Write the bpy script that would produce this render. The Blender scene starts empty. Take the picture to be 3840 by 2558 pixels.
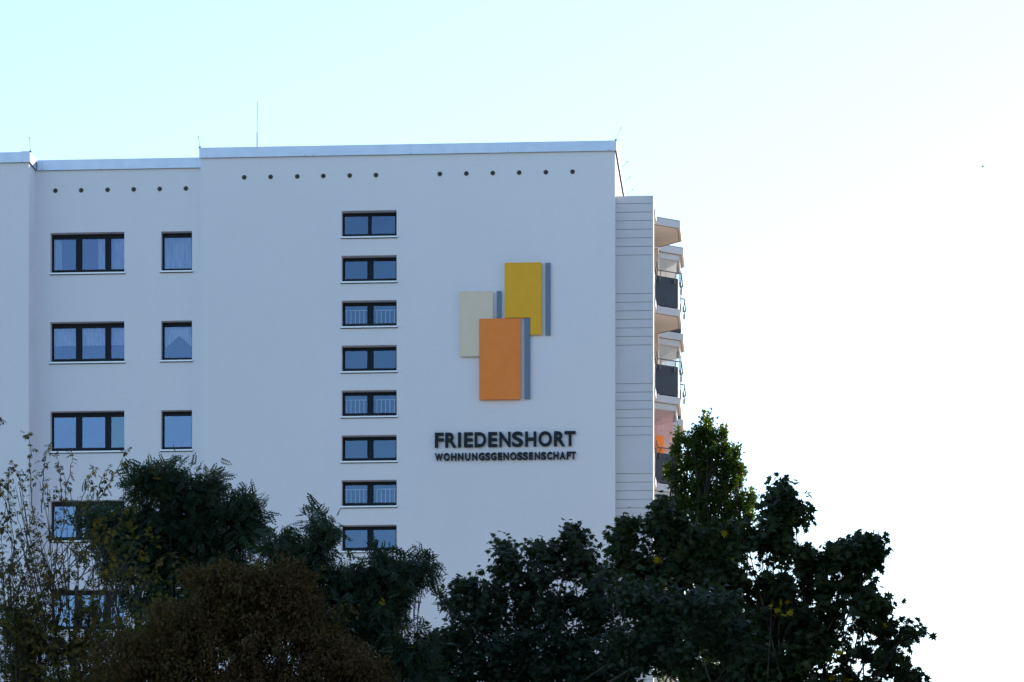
import bpy, math, random
import numpy as np
from mathutils import Vector, Matrix

# ------------------------------------------------------------------ camera, sky, sun, exposure
FPX, VPX, HY = 14777.0, 2950.0, 4300.0          # focal length, depth vanishing point and horizon, in photo pixels
TH = math.atan((VPX - 1920) / FPX); SN, CS = math.sin(TH), math.cos(TH)
CAMZ = 1.6
scene = bpy.context.scene
C = scene.collection
cd = bpy.data.cameras.new('camera'); cam = bpy.data.objects.new('camera', cd); C.objects.link(cam)
cd.sensor_width = 36.0; cd.lens = 36.0 * FPX / 3840.0
cd.shift_y = (HY - 1279.0) / 3840.0
cd.clip_start = 0.5; cd.clip_end = 6000
cam.location = (0, 0, CAMZ); cam.rotation_euler = (math.pi / 2, 0, TH)
scene.camera = cam

SUN_EL, SUN_AZ = math.radians(21.5), math.radians(33)     # azimuth clockwise from +Y
world = bpy.data.worlds.new('World'); scene.world = world; world.use_nodes = True
wn = world.node_tree; wn.nodes.clear()
wo = wn.nodes.new('ShaderNodeOutputWorld'); bg = wn.nodes.new('ShaderNodeBackground')
sky = wn.nodes.new('ShaderNodeTexSky'); sky.sky_type = 'NISHITA'; sky.sun_disc = False
sky.sun_elevation = SUN_EL; sky.sun_rotation = SUN_AZ
sky.air_density = 1.0; sky.dust_density = 0.32; sky.ozone_density = 2.2
wn.links.new(sky.outputs[0], bg.inputs[0]); bg.inputs[1].default_value = 0.15
wn.links.new(bg.outputs[0], wo.inputs[0])
sl = bpy.data.lights.new('sun', 'SUN'); sl.energy = 4.2; sl.angle = math.radians(0.5); sl.color = (1, .87, .70)
sun = bpy.data.objects.new('sun', sl); C.objects.link(sun)
sdir = Vector((math.sin(SUN_AZ) * math.cos(SUN_EL), math.cos(SUN_AZ) * math.cos(SUN_EL), math.sin(SUN_EL)))
sun.rotation_euler = sdir.to_track_quat('Z', 'Y').to_euler(); sun.location = (60, 90, 80)
scene.view_settings.view_transform = 'Standard'; scene.view_settings.look = 'None'
scene.view_settings.exposure = 0.83; scene.view_settings.gamma = 1.0
scene.cycles.transparent_max_bounces = 16; scene.cycles.max_bounces = 8

def at(px, py, Y):
    """world point on the plane y=Y seen at photo pixel (px,py)"""
    r = (px - 1920) / FPX; u = (HY - py) / FPX
    t = Y / (CS + r * SN)
    return Vector(((-SN + r * CS) * t, Y, CAMZ + u * t))

# ------------------------------------------------------------------ materials
def new_mat(name, col, rough=.7, metal=0., spec=.5):
    m = bpy.data.materials.new(name); m.use_nodes = True
    b = m.node_tree.nodes['Principled BSDF']
    b.inputs['Base Color'].default_value = (*col, 1); b.inputs['Roughness'].default_value = rough
    b.inputs['Metallic'].default_value = metal; b.inputs['Specular IOR Level'].default_value = spec
    return m
def N(m, t): return m.node_tree.nodes.new(t)
def L(m, a, b): m.node_tree.links.new(a, b)
def noisy(m, col_a, col_b, scale, bump=0., bscale=None, bdist=.01, detail=4, lo=.35, hi=.65, stretch=(1, 1, 1)):
    b = m.node_tree.nodes['Principled BSDF']
    tc = N(m, 'ShaderNodeTexCoord'); mp = N(m, 'ShaderNodeMapping'); mp.inputs['Scale'].default_value = stretch
    L(m, tc.outputs['Object'], mp.inputs[0])
    n = N(m, 'ShaderNodeTexNoise'); n.inputs['Scale'].default_value = scale; n.inputs['Detail'].default_value = detail
    L(m, mp.outputs[0], n.inputs['Vector'])
    r = N(m, 'ShaderNodeValToRGB'); r.color_ramp.elements[0].position = lo; r.color_ramp.elements[1].position = hi
    r.color_ramp.elements[0].color = (*col_a, 1); r.color_ramp.elements[1].color = (*col_b, 1)
    L(m, n.outputs[0], r.inputs[0]); L(m, r.outputs[0], b.inputs['Base Color'])
    if bump:
        n2 = N(m, 'ShaderNodeTexNoise'); n2.inputs['Scale'].default_value = bscale; n2.inputs['Detail'].default_value = 3
        L(m, tc.outputs['Object'], n2.inputs['Vector'])
        bp = N(m, 'ShaderNodeBump'); bp.inputs['Strength'].default_value = bump; bp.inputs['Distance'].default_value = bdist
        L(m, n2.outputs[0], bp.inputs['Height']); L(m, bp.outputs[0], b.inputs['Normal'])
    return m

M = {}
# render (plaster): broad weathering, faint vertical run-off and a fine grain
def plaster():
    m = new_mat('plaster', (.6, .6, .6), .9, spec=.2); b = m.node_tree.nodes['Principled BSDF']
    tc = N(m, 'ShaderNodeTexCoord')
    def noise(scale, det, st):
        mp = N(m, 'ShaderNodeMapping'); mp.inputs['Scale'].default_value = st; L(m, tc.outputs['Object'], mp.inputs[0])
        n = N(m, 'ShaderNodeTexNoise'); n.inputs['Scale'].default_value = scale; n.inputs['Detail'].default_value = det
        L(m, mp.outputs[0], n.inputs['Vector']); return n
    a = noise(.35, 3, (1, 1, 1)); f = noise(16, 3, (1, 1, 1)); v = noise(1.6, 3, (2.2, 1, .12))
    def mul(x, k):
        s = N(m, 'ShaderNodeMath'); s.operation = 'MULTIPLY_ADD'; s.inputs[1].default_value = k; s.inputs[2].default_value = -k / 2
        L(m, x.outputs[0], s.inputs[0]); return s
    s1, s2, s3 = mul(a, .05), mul(f, .10), mul(v, .02)
    p = N(m, 'ShaderNodeMath'); L(m, s1.outputs[0], p.inputs[0]); L(m, s2.outputs[0], p.inputs[1])
    q = N(m, 'ShaderNodeMath'); L(m, p.outputs[0], q.inputs[0]); L(m, s3.outputs[0], q.inputs[1])
    h = N(m, 'ShaderNodeHueSaturation'); h.inputs['Color'].default_value = WALLC
    w = N(m, 'ShaderNodeMath'); w.inputs[1].default_value = 1.0; L(m, q.outputs[0], w.inputs[0]); L(m, w.outputs[0], h.inputs['Value'])
    L(m, h.outputs[0], b.inputs['Base Color'])
    bp = N(m, 'ShaderNodeBump'); bp.inputs['Strength'].default_value = .35; bp.inputs['Distance'].default_value = .012
    g = noise(55, 2, (1, 1, 1)); L(m, g.outputs[0], bp.inputs['Height']); L(m, bp.outputs[0], b.inputs['Normal'])
    return m
WALLC = (.785, .797, .875, 1)
M['wall'] = plaster()
M['fin'] = noisy(new_mat('concrete_panel', (.6, .6, .6), .8, spec=.3), (.60, .62, .675), (.635, .655, .71), 1.2, .15, 40, .004)
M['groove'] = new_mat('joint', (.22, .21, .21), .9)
M['coping'] = noisy(new_mat('coping_metal', (.8, .8, .8), .38, .55), (.50, .58, .72), (.55, .63, .77), 2.5)
M['seam'] = new_mat('seam', (.40, .43, .48), .5, .3)
M['frame'] = new_mat('window_frame_paint', (.010, .016, .026), .6, spec=.2)
M['sill'] = new_mat('sill_metal', (.68, .73, .80), .38, .45)
M['dark'] = new_mat('interior', (.05, .05, .05), .9)
M['roof'] = new_mat('roof_felt', (.12, .12, .12), .95)
M['white_paint'] = new_mat('white_paint', (.8, .8, .8), .4)
M['steel'] = new_mat('galvanised_steel', (.10, .10, .11), .6, .1)
M['rod'] = new_mat('rod_metal', (.22, .23, .26), .5, .5)
M['mast'] = new_mat('mast_paint', (.45, .36, .36), .5)
M['slate'] = noisy(new_mat('slate_panel', (.04, .045, .06), .55), (.032, .042, .064), (.040, .050, .074), 6)
M['yellow'] = noisy(new_mat('sign_yellow', (.6, .4, .01), .6), (.83, .43, .007), (.87, .455, .010), 5)
M['orange'] = noisy(new_mat('sign_orange', (.7, .25, .05), .6), (.92, .245, .031), (.95, .265, .037), 5)
M['cream'] = noisy(new_mat('sign_cream', (.6, .6, .45), .6), (.75, .65, .52), (.78, .68, .55), 5)
M['bluegrey'] = new_mat('sign_bluegrey', (.150, .230, .335), .7, spec=.3)
M['letter'] = new_mat('letter_anthracite', (.014, .023, .036), .7, spec=.2)
M['ring'] = new_mat('vent_ring', (.68, .68, .66), .5)
M['vent'] = new_mat('vent_dark', (.006, .005, .005), .9, spec=.05)
M['slat'] = new_mat('vent_slat', (.20, .18, .18), .6)
M['bark'] = noisy(new_mat('bark', (.06, .05, .04), .95), (.035, .028, .022), (.09, .075, .06), 8, .6, 30, .02)
M['twig'] = new_mat('twig_bark', (.055, .045, .038), .9)
def glass(name, tint, fac, tr=(.80, .87, .93)):
    m = bpy.data.materials.new(name); m.use_nodes = True; nt = m.node_tree; nt.nodes.clear()
    o = nt.nodes.new('ShaderNodeOutputMaterial'); mx = nt.nodes.new('ShaderNodeMixShader')
    t = nt.nodes.new('ShaderNodeBsdfTransparent'); t.inputs[0].default_value = (*tr, 1)
    g = nt.nodes.new('ShaderNodeBsdfGlossy'); g.inputs['Roughness'].default_value = .02; g.inputs[0].default_value = (*tint, 1)
    mx.inputs[0].default_value = fac
    tc = nt.nodes.new('ShaderNodeTexCoord'); n = nt.nodes.new('ShaderNodeTexNoise'); n.inputs['Scale'].default_value = .8
    nt.links.new(tc.outputs['Object'], n.inputs['Vector'])
    bp = nt.nodes.new('ShaderNodeBump'); bp.inputs['Strength'].default_value = .1; bp.inputs['Distance'].default_value = .05
    nt.links.new(n.outputs[0], bp.inputs['Height']); nt.links.new(bp.outputs[0], g.inputs['Normal'])
    nt.links.new(t.outputs[0], mx.inputs[1]); nt.links.new(g.outputs[0], mx.inputs[2]); nt.links.new(mx.outputs[0], o.inputs[0])
    return m
M['glass'] = glass('coated_glass', (.40, .56, .92), .20)
M['glass_c'] = glass('coated_glass_bright', (.42, .60, .94), .25)
M['glass_b'] = glass('coated_glass_green', (.43, .66, .88), .22)
M['glass_d'] = glass('coated_glass_dark', (.35, .53, .84), .175)
M['glass_clear'] = glass('balcony_glass', (.9, .95, 1), .05, (.96, .97, .98))
def cloth(name, col, alpha, scale=60):
    m = bpy.data.materials.new(name); m.use_nodes = True; nt = m.node_tree; nt.nodes.clear()
    o = nt.nodes.new('ShaderNodeOutputMaterial'); mx = nt.nodes.new('ShaderNodeMixShader')
    t = nt.nodes.new('ShaderNodeBsdfTransparent'); d = nt.nodes.new('ShaderNodeBsdfDiffuse'); tr = nt.nodes.new('ShaderNodeBsdfTranslucent')
    d.inputs[0].default_value = (*col, 1); tr.inputs[0].default_value = (*col, 1)
    m2 = nt.nodes.new('ShaderNodeMixShader'); m2.inputs[0].default_value = .35
    tc = nt.nodes.new('ShaderNodeTexCoord'); n = nt.nodes.new('ShaderNodeTexNoise'); n.inputs['Scale'].default_value = scale
    mp = nt.nodes.new('ShaderNodeMapping'); mp.inputs['Scale'].default_value = (1, 1, .12); nt.links.new(tc.outputs['Object'], mp.inputs[0])
    nt.links.new(mp.outputs[0], n.inputs['Vector'])
    ma = nt.nodes.new('ShaderNodeMath'); ma.operation = 'MULTIPLY_ADD'; ma.inputs[1].default_value = .9; ma.inputs[2].default_value = alpha - .40
    nt.links.new(n.outputs[0], ma.inputs[0]); nt.links.new(ma.outputs[0], mx.inputs[0])
    nt.links.new(d.outputs[0], m2.inputs[1]); nt.links.new(tr.outputs[0], m2.inputs[2])
    nt.links.new(t.outputs[0], mx.inputs[1]); nt.links.new(m2.outputs[0], mx.inputs[2]); nt.links.new(mx.outputs[0], o.inputs[0])
    return m
M['curtain'] = cloth('sheer_curtain', (.85, .86, .88), .6, 14)
M['lace'] = cloth('lace_curtain', (.85, .86, .88), .7, 24)
def fabric(name, col, k=.5):
    m = bpy.data.materials.new(name); m.use_nodes = True; nt = m.node_tree; nt.nodes.clear()
    o = nt.nodes.new('ShaderNodeOutputMaterial'); mx = nt.nodes.new('ShaderNodeMixShader'); d = nt.nodes.new('ShaderNodeBsdfDiffuse'); t = nt.nodes.new('ShaderNodeBsdfTranslucent')
    tc = nt.nodes.new('ShaderNodeTexCoord'); n = nt.nodes.new('ShaderNodeTexNoise'); n.inputs['Scale'].default_value = 3
    h = nt.nodes.new('ShaderNodeHueSaturation'); h.inputs['Color'].default_value = (*col, 1); nt.links.new(tc.outputs['Object'], n.inputs['Vector'])
    ma = nt.nodes.new('ShaderNodeMath'); ma.operation = 'MULTIPLY_ADD'; ma.inputs[1].default_value = .2; ma.inputs[2].default_value = .9
    nt.links.new(n.outputs[0], ma.inputs[0]); nt.links.new(ma.outputs[0], h.inputs['Value'])
    for q in (d, t): nt.links.new(h.outputs[0], q.inputs[0])
    mx.inputs[0].default_value = k; nt.links.new(d.outputs[0], mx.inputs[1]); nt.links.new(t.outputs[0], mx.inputs[2]); nt.links.new(mx.outputs[0], o.inputs[0]); return m
M['blind'] = fabric('blind_white', (.80, .77, .72))
M['blind_pink'] = fabric('blind_pink', (.80, .40, .35))
M['bounce_beige'] = noisy(new_mat('beige_warm_bounce', (.8, .7, .58), .85), (.77, .67, .57), (.82, .72, .61), 3)  # warm ground bounce painted into the colour of undersides and rear fins
M['orange_cloth'] = fabric('orange_cloth', (.92, .30, .08))

def leaf_mat(name, ramp, rough=.45, trans=.3, tmul=(1.3, 1.6, .5)):
    """ramp: list of (pos, colour) read through a per-leaf random value stored on the mesh"""
    m = bpy.data.materials.new(name); m.use_nodes = True; nt = m.node_tree; nt.nodes.clear()
    o = nt.nodes.new('ShaderNodeOutputMaterial'); a = nt.nodes.new('ShaderNodeAttribute'); a.attribute_name = 'leaf'
    r = nt.nodes.new('ShaderNodeValToRGB'); e = r.color_ramp.elements
    e[0].position, e[0].color = ramp[0][0], (*ramp[0][1], 1); e[1].position, e[1].color = ramp[-1][0], (*ramp[-1][1], 1)
    for p, c in ramp[1:-1]:
        k = e.new(p); k.color = (*c, 1)
    nt.links.new(a.outputs['Fac'], r.inputs[0])
    p = nt.nodes.new('ShaderNodeBsdfPrincipled'); p.inputs['Roughness'].default_value = rough; p.inputs['Specular IOR Level'].default_value = .14
    t = nt.nodes.new('ShaderNodeBsdfTranslucent'); v = nt.nodes.new('ShaderNodeMix'); v.data_type = 'RGBA'; v.blend_type = 'MULTIPLY'
    v.inputs[0].default_value = 1; v.inputs[7].default_value = (*tmul, 1)
    nt.links.new(r.outputs[0], v.inputs[6]); nt.links.new(r.outputs[0], p.inputs['Base Color']); nt.links.new(v.outputs[2], t.inputs[0])
    mx = nt.nodes.new('ShaderNodeMixShader'); mx.inputs[0].default_value = trans
    nt.links.new(p.outputs[0], mx.inputs[1]); nt.links.new(t.outputs[0], mx.inputs[2]); nt.links.new(mx.outputs[0], o.inputs[0])
    return m
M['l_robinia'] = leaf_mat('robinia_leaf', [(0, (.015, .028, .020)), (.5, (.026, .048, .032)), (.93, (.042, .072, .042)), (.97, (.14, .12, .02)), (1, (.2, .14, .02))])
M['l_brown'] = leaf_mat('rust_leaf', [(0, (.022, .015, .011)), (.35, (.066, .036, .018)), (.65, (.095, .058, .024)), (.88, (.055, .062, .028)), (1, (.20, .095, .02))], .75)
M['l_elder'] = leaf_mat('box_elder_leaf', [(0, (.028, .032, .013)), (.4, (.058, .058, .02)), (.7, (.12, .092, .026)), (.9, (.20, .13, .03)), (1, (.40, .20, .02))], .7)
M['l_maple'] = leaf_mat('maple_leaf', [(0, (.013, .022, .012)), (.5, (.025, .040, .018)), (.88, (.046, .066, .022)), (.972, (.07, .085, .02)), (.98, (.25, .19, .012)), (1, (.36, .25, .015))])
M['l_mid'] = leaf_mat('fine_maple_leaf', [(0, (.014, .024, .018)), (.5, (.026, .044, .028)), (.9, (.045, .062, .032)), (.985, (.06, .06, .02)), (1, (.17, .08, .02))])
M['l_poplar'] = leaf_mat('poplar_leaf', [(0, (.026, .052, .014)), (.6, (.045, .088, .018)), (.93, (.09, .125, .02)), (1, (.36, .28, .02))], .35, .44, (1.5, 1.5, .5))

# ------------------------------------------------------------------ mesh helpers
def link(o, parent=None):
    C.objects.link(o)
    if parent is not None: o.parent = parent
    return o
def tag(o, label=None, cat=None, group=None, kind=None):
    if label: o['label'] = label
    if cat: o['category'] = cat
    if group: o['group'] = group
    if kind: o['kind'] = kind
    return o
def thing(name, label, cat, loc=(0, 0, 0), group=None):
    o = bpy.data.objects.new(name, None); o.location = loc; link(o)
    o.empty_display_size = .5
    return tag(o, label, cat, group)

class MB:
    def __init__(s): s.v, s.f, s.m = [], [], []
    def quad(s, pts, mi=0):
        n = len(s.v); s.v += [tuple(p) for p in pts]; s.f.append(tuple(range(n, n + len(pts)))); s.m.append(mi)
    def box(s, x0, x1, y0, y1, z0, z1, mi=0):
        n = len(s.v)
        s.v += [(x, y, z) for x in (x0, x1) for y in (y0, y1) for z in (z0, z1)]
        for f in ((0, 1, 3, 2), (4, 6, 7, 5), (0, 4, 5, 1), (2, 3, 7, 6), (0, 2, 6, 4), (1, 5, 7, 3)):
            s.f.append(tuple(n + i for i in f)); s.m.append(mi)
    def prism(s, poly, z0, z1, mi=0):
        """poly: (x,y) list, extruded in z"""
        n = len(s.v); k = len(poly)
        s.v += [(x, y, z0) for x, y in poly] + [(x, y, z1) for x, y in poly]
        s.f.append(tuple(range(n + k - 1, n - 1, -1))); s.f.append(tuple(range(n + k, n + 2 * k))); s.m += [mi, mi]
        for i in range(k):
            j = (i + 1) % k; s.f.append((n + i, n + j, n + k + j, n + k + i)); s.m.append(mi)
    def prism_y(s, poly, y0, y1, mi=0):
        """poly: (x,z) list, extruded in y"""
        n = len(s.v); k = len(poly)
        s.v += [(x, y0, z) for x, z in poly] + [(x, y1, z) for x, z in poly]
        s.f.append(tuple(range(n, n + k))); s.f.append(tuple(range(n + 2 * k - 1, n + k - 1, -1))); s.m += [mi, mi]
        for i in range(k):
            j = (i + 1) % k; s.f.append((n + i, n + k + i, n + k + j, n + j)); s.m.append(mi)
    def tube(s, pts, rad, sides=6, mi=0):
        pts = [Vector(p) for p in pts]
        if not hasattr(rad, '__len__'): rad = [rad] * len(pts)
        n0 = len(s.v); prev = None
        for i, p in enumerate(pts):
            d = (pts[min(i + 1, len(pts) - 1)] - pts[max(i - 1, 0)])
            if d.length < 1e-9: d = Vector((0, 0, 1))
            d.normalize()
            if prev is None: prev = d.orthogonal().normalized()
            a = (prev - d * prev.dot(d))
            a = a.normalized() if a.length > 1e-6 else d.orthogonal().normalized()
            prev = a; b = d.cross(a)
            for k in range(sides):
                t = 2 * math.pi * k / sides
                s.v.append(tuple(p + (a * math.cos(t) + b * math.sin(t)) * rad[i]))
        for i in range(len(pts) - 1):
            for k in range(sides):
                q = (k + 1) % sides; a0 = n0 + i * sides; b0 = a0 + sides
                s.f.append((a0 + k, a0 + q, b0 + q, b0 + k)); s.m.append(mi)
        s.f.append(tuple(n0 + k for k in range(sides - 1, -1, -1))); s.m.append(mi)
        e = n0 + (len(pts) - 1) * sides; s.f.append(tuple(e + k for k in range(sides))); s.m.append(mi)
    def plate(s, x0, x1, z0, z1, holes, y0, y1, mi=0, rev=None):
        """upright plate between y0 (front) and y1 with rectangular holes; rev = material of the hole sides"""
        rev = mi if rev is None else rev
        xs = sorted({round(x, 5) for x in [x0, x1] + [h[0] for h in holes] + [h[1] for h in holes]})
        zs = sorted({round(z, 5) for z in [z0, z1] + [h[2] for h in holes] + [h[3] for h in holes]})
        hs = [tuple(round(v, 5) for v in h) for h in holes]
        def inh(x, z): return any(h[0] < x < h[1] and h[2] < z < h[3] for h in hs)
        for i in range(len(xs) - 1):
            for j in range(len(zs) - 1):
                a, b, c, d = xs[i], xs[i + 1], zs[j], zs[j + 1]
                if inh((a + b) / 2, (c + d) / 2): continue
                s.quad([(a, y0, c), (b, y0, c), (b, y0, d), (a, y0, d)], mi)
                s.quad([(a, y1, d), (b, y1, d), (b, y1, c), (a, y1, c)], mi)
        for (a, b, c, d) in hs:
            s.quad([(a, y0, c), (a, y0, d), (a, y1, d), (a, y1, c)], rev)
            s.quad([(b, y0, d), (b, y0, c), (b, y1, c), (b, y1, d)], rev)
            s.quad([(a, y0, d), (b, y0, d), (b, y1, d), (a, y1, d)], rev)
            s.quad([(a, y0, c), (a, y1, c), (b, y1, c), (b, y0, c)], rev)
        a, b, c, d = xs[0], xs[-1], zs[0], zs[-1]
        s.quad([(a, y0, d), (a, y0, c), (a, y1, c), (a, y1, d)], mi); s.quad([(b, y0, c), (b, y0, d), (b, y1, d), (b, y1, c)], mi)
        s.quad([(a, y0, d), (a, y1, d), (b, y1, d), (b, y0, d)], mi); s.quad([(a, y0, c), (b, y0, c), (b, y1, c), (a, y1, c)], mi)
    def mesh(s, name, mats):
        me = bpy.data.meshes.new(name); me.from_pydata(s.v, [], s.f)
        for m in mats: me.materials.append(M[m])
        if len(mats) > 1: me.polygons.foreach_set('material_index', s.m)
        me.update(); return me
    def build(s, name, mats, parent=None, smooth=False):
        if isinstance(mats, str): mats = [mats]
        me = s.mesh(name, mats)
        if smooth: me.shade_smooth()
        return link(bpy.data.objects.new(name, me), parent)

# ------------------------------------------------------------------ ground
g = MB(); g.quad([(-2500, -2500, 0), (2500, -2500, 0), (2500, 4000, 0), (-2500, 4000, 0)])
M['grass'] = noisy(new_mat('grass', (.08, .1, .04), .95), (.07, .085, .035), (.14, .13, .07), .25, .5, 3, .05, lo=.3, hi=.7)
M['paving'] = noisy(new_mat('paving', (.3, .28, .25), .9), (.38, .31, .24), (.46, .37, .28), .8)
tag(g.build('ground', 'grass'), kind='structure')
p = MB(); p.quad([(-40, 95, .004), (60, 95, .004), (60, 121.5, .004), (-40, 121.5, .004)])
p.quad([(-3.0, 121.5, .004), (60, 121.5, .004), (60, 210, .004), (-3.0, 210, .004)])
tag(p.build('pavement', 'paving'), kind='structure')

# ------------------------------------------------------------------ the apartment block
Y0 = 122.2                       # main gable face
YR = Y0 + .15                    # recessed wing face
YL = YR - 1.05                   # projecting bay at the left edge
X_main0 = at(751.8, 600, Y0).x; X_main1 = at(2306.3, 600, Y0).x
X_rec0 = at(108, 700, YL).x      # corner of the left bay
Z_top = .5 * (at(747.2, 556.5, Y0).z + at(2313.8, 528, Y0).z); Z_cop = .5 * (at(747.2, 591.6, Y0).z + at(2313.8, 564.8, Y0).z)
ZR_top = at(450, 597.5, YR).z; ZR_cop = at(450, 633.5, YR).z
ST = 2.8
B = thing('apartment_building', 'white rendered multi-storey apartment block with dark framed windows, metal roof edge and side balconies', 'building', ((X_main0 + X_main1) / 2, Y0 + 8, 0))
def part(o):
    o.matrix_parent_inverse = Matrix.Translation(-Vector(B.location)); return o

D_MID, D_LEFT = .33, .27
# openings
def xr(a, b, Y): return at(a, 0, Y).x, at(b, 0, Y).x
mx0, mx1 = xr(1281.0, 1487.3, Y0); mz1 = at(1383, 789.5, Y0).z; mz0 = at(1383, 888.5, Y0).z
tx0, tx1 = xr(188.8, 466.3, YR); tz1 = at(327, 871.5, YR).z; tz0 = at(327, 1024.0, YR).z
sx0, sx1 = xr(603.8, 719.9, YR); sz1 = at(661, 867.3, YR).z; sz0 = at(661, 1017.0, YR).z
NM, NL = 11, 6
hm = [(mx0, mx1, mz0 - 1.4 * k, mz1 - 1.4 * k) for k in range(NM)]
ht = [(tx0, tx1, tz0 - ST * k, tz1 - ST * k) for k in range(NL)]
hs = [(sx0, sx1, sz0 - ST * k, sz1 - ST * k) for k in range(NL)]
BACK = 46.0
w = MB()
w.plate(X_main0, X_main1 - .002, 0, Z_cop - .01, hm, Y0, Y0 + D_MID)                      # gable
w.plate(X_rec0 - .5, X_main0 - .003, 0, ZR_cop - .01, ht + hs, YR, YR + D_LEFT)              # recessed wing
w.box(X_rec0 - 9, X_rec0, YL, YR - .003, 0, ZR_cop - .01)                                    # projecting left bay
w.box(X_main1 - .3, X_main1, Y0 + .002, Y0 + BACK, 0, Z_cop - .012)                        # east wall
w.box(X_main0, X_main0 + .3, Y0 + D_MID + .002, Y0 + BACK, 0, Z_cop - .012)
w.box(X_rec0 - 9, X_main0 - .01, Y0 + BACK, Y0 + BACK + .3, 0, ZR_cop - .01)
w.box(X_rec0 - 9, X_rec0 - 8.7, YR, Y0 + BACK - .01, 0, ZR_cop - .012)
w.box(X_main0, X_main1 - .001, Y0 + BACK + .002, Y0 + BACK + .3, 0, Z_cop - .01)
part(w.build('wall', 'wall', B))
r = MB()
r.box(X_main0 + .31, X_main1 - .31, Y0 + D_MID + .01, Y0 + BACK - .01, Z_cop - .3, Z_cop - .1)
r.box(X_rec0 - 8.6, X_main0 - .02, YR + D_LEFT + .01, Y0 + BACK - .02, ZR_cop - .3, ZR_cop - .1)
part(r.build('roof', 'roof', B))
i_ = MB()                                                                                    # rooms behind the windows
for k in range(-1, 12):
    z = tz0 - .95 - ST * (k)
    if z < .2: break
    i_.box(X_rec0 - .4, X_main0 - .4, YR + D_LEFT + .1, YR + 4.2, z, z + .18)
i_.box(X_rec0 - .4, X_main0 - .4, YR + 4.21, YR + 4.3, 1, ZR_cop - .35)
i_.box(sx0 - 1.0, sx0 - .88, YR + D_LEFT + .1, YR + 4.15, 1, ZR_cop - .4)
i_.box(mx0 - .9, mx0 - .78, Y0 + D_MID + .1, Y0 + 4.1, 1, Z_cop - .4); i_.box(mx1 + .8, mx1 + .92, Y0 + D_MID + .1, Y0 + 4.1, 1, Z_cop - .4)
i_.box(mx0 - 2, mx1 + 2, Y0 + 4.2, Y0 + 4.3, 1, Z_cop - .4)
part(i_.build('interior', 'dark', B))

# copings -------------------------------------------------
def coping_run(name, segs, outer, z0, z1, axis='x', ret=.45):
    """segs: joints along the run; outer = front plane position; L-shaped metal cap with open joints"""
    c = MB(); gap = .003
    for a, b in zip(segs[:-1], segs[1:]):
        a2, b2 = a + gap / 2, b - gap / 2
        if axis == 'x':
            c.prism([(a2, outer), (b2, outer), (b2, outer + .012), (a2, outer + .012)], z0, z1 - .012)
            c.prism([(a2, outer), (b2, outer), (b2, outer + ret), (a2, outer + ret)], z1 - .011, z1)
            c.prism([(a2, outer + ret - .012), (b2, outer + ret - .012), (b2, outer + ret), (a2, outer + ret)], z0, z1 - .012)
            c.box(a2, b2, outer - .008, outer + .010, z0 - .018, z0 - .001)             # drip edge
        else:
            c.box(outer - .012, outer, a2, b2, z0, z1 - .012)
            c.box(outer - ret, outer, a2, b2, z1 - .011, z1)
            c.box(outer - .010, outer + .008, a2, b2, z0 - .018, z0 - .001)
    for s in segs[1:-1]:                                                                  # dark joint strip behind the gaps
        if axis == 'x': c.box(s - .05, s + .05, outer + .0125, outer + .016, z0, z1 - .02, 1); c.box(s - .012, s + .012, outer - .012, outer - .009, z0 - .02, z0 + .03, 1)
        else: c.box(outer - .016, outer - .0125, s - .05, s + .05, z0, z1 - .02, 1)
    return part(c.build(name, ['coping', 'seam'], B))
OV = .06
cm0, cm1 = X_main0 - .035, X_main1 + .055
js = [cm0] + [at(q, 0, Y0).x for q in (777, 1145, 1175, 1540, 1905, 2285)] + [cm1]
coping_run('coping', js, Y0 - OV, Z_cop, Z_top)
coping_run('coping', [Y0 - OV + .014 + 3.0 * k for k in range(15)], cm1, Z_cop, Z_top, 'y')
jr = [X_rec0 + .075] + [at(q, 0, YR).x for q in (161, 380, 740)] + [X_main0 - .004]
coping_run('coping', jr, YR - OV, ZR_cop, ZR_top)
jl = [X_rec0 - 8.9, X_rec0 - 5.6, X_rec0 - 2.6, at(83.5, 0, YL).x, X_rec0 + .055]
coping_run('coping', jl, YL - OV, ZR_cop, ZR_top)
coping_run('coping', [YL - OV + .014, YR - OV - .003], X_rec0 + .055, ZR_cop, ZR_top, 'y', .05)
u = MB()                                                                                     # shadow gap battens under the copings
u.box(X_main0 + .02, X_main1 - .02, Y0 + .04, Y0 + .34, Z_cop - .008, Z_top - .03); u.box(X_rec0 - .3, X_main0 - .03, YR + .04, YR + .26, ZR_cop - .008, ZR_top - .03)
u.box(X_main1 - .28, X_main1 - .03, Y0 + .36, Y0 + BACK - .2, Z_cop - .01, Z_top - .03)
u.box(X_rec0 - 8.8, X_rec0 - .03, YL + .03, YR - .1, ZR_cop - .008, ZR_top - .03)
part(u.build('parapet_core', 'roof', B))

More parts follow.
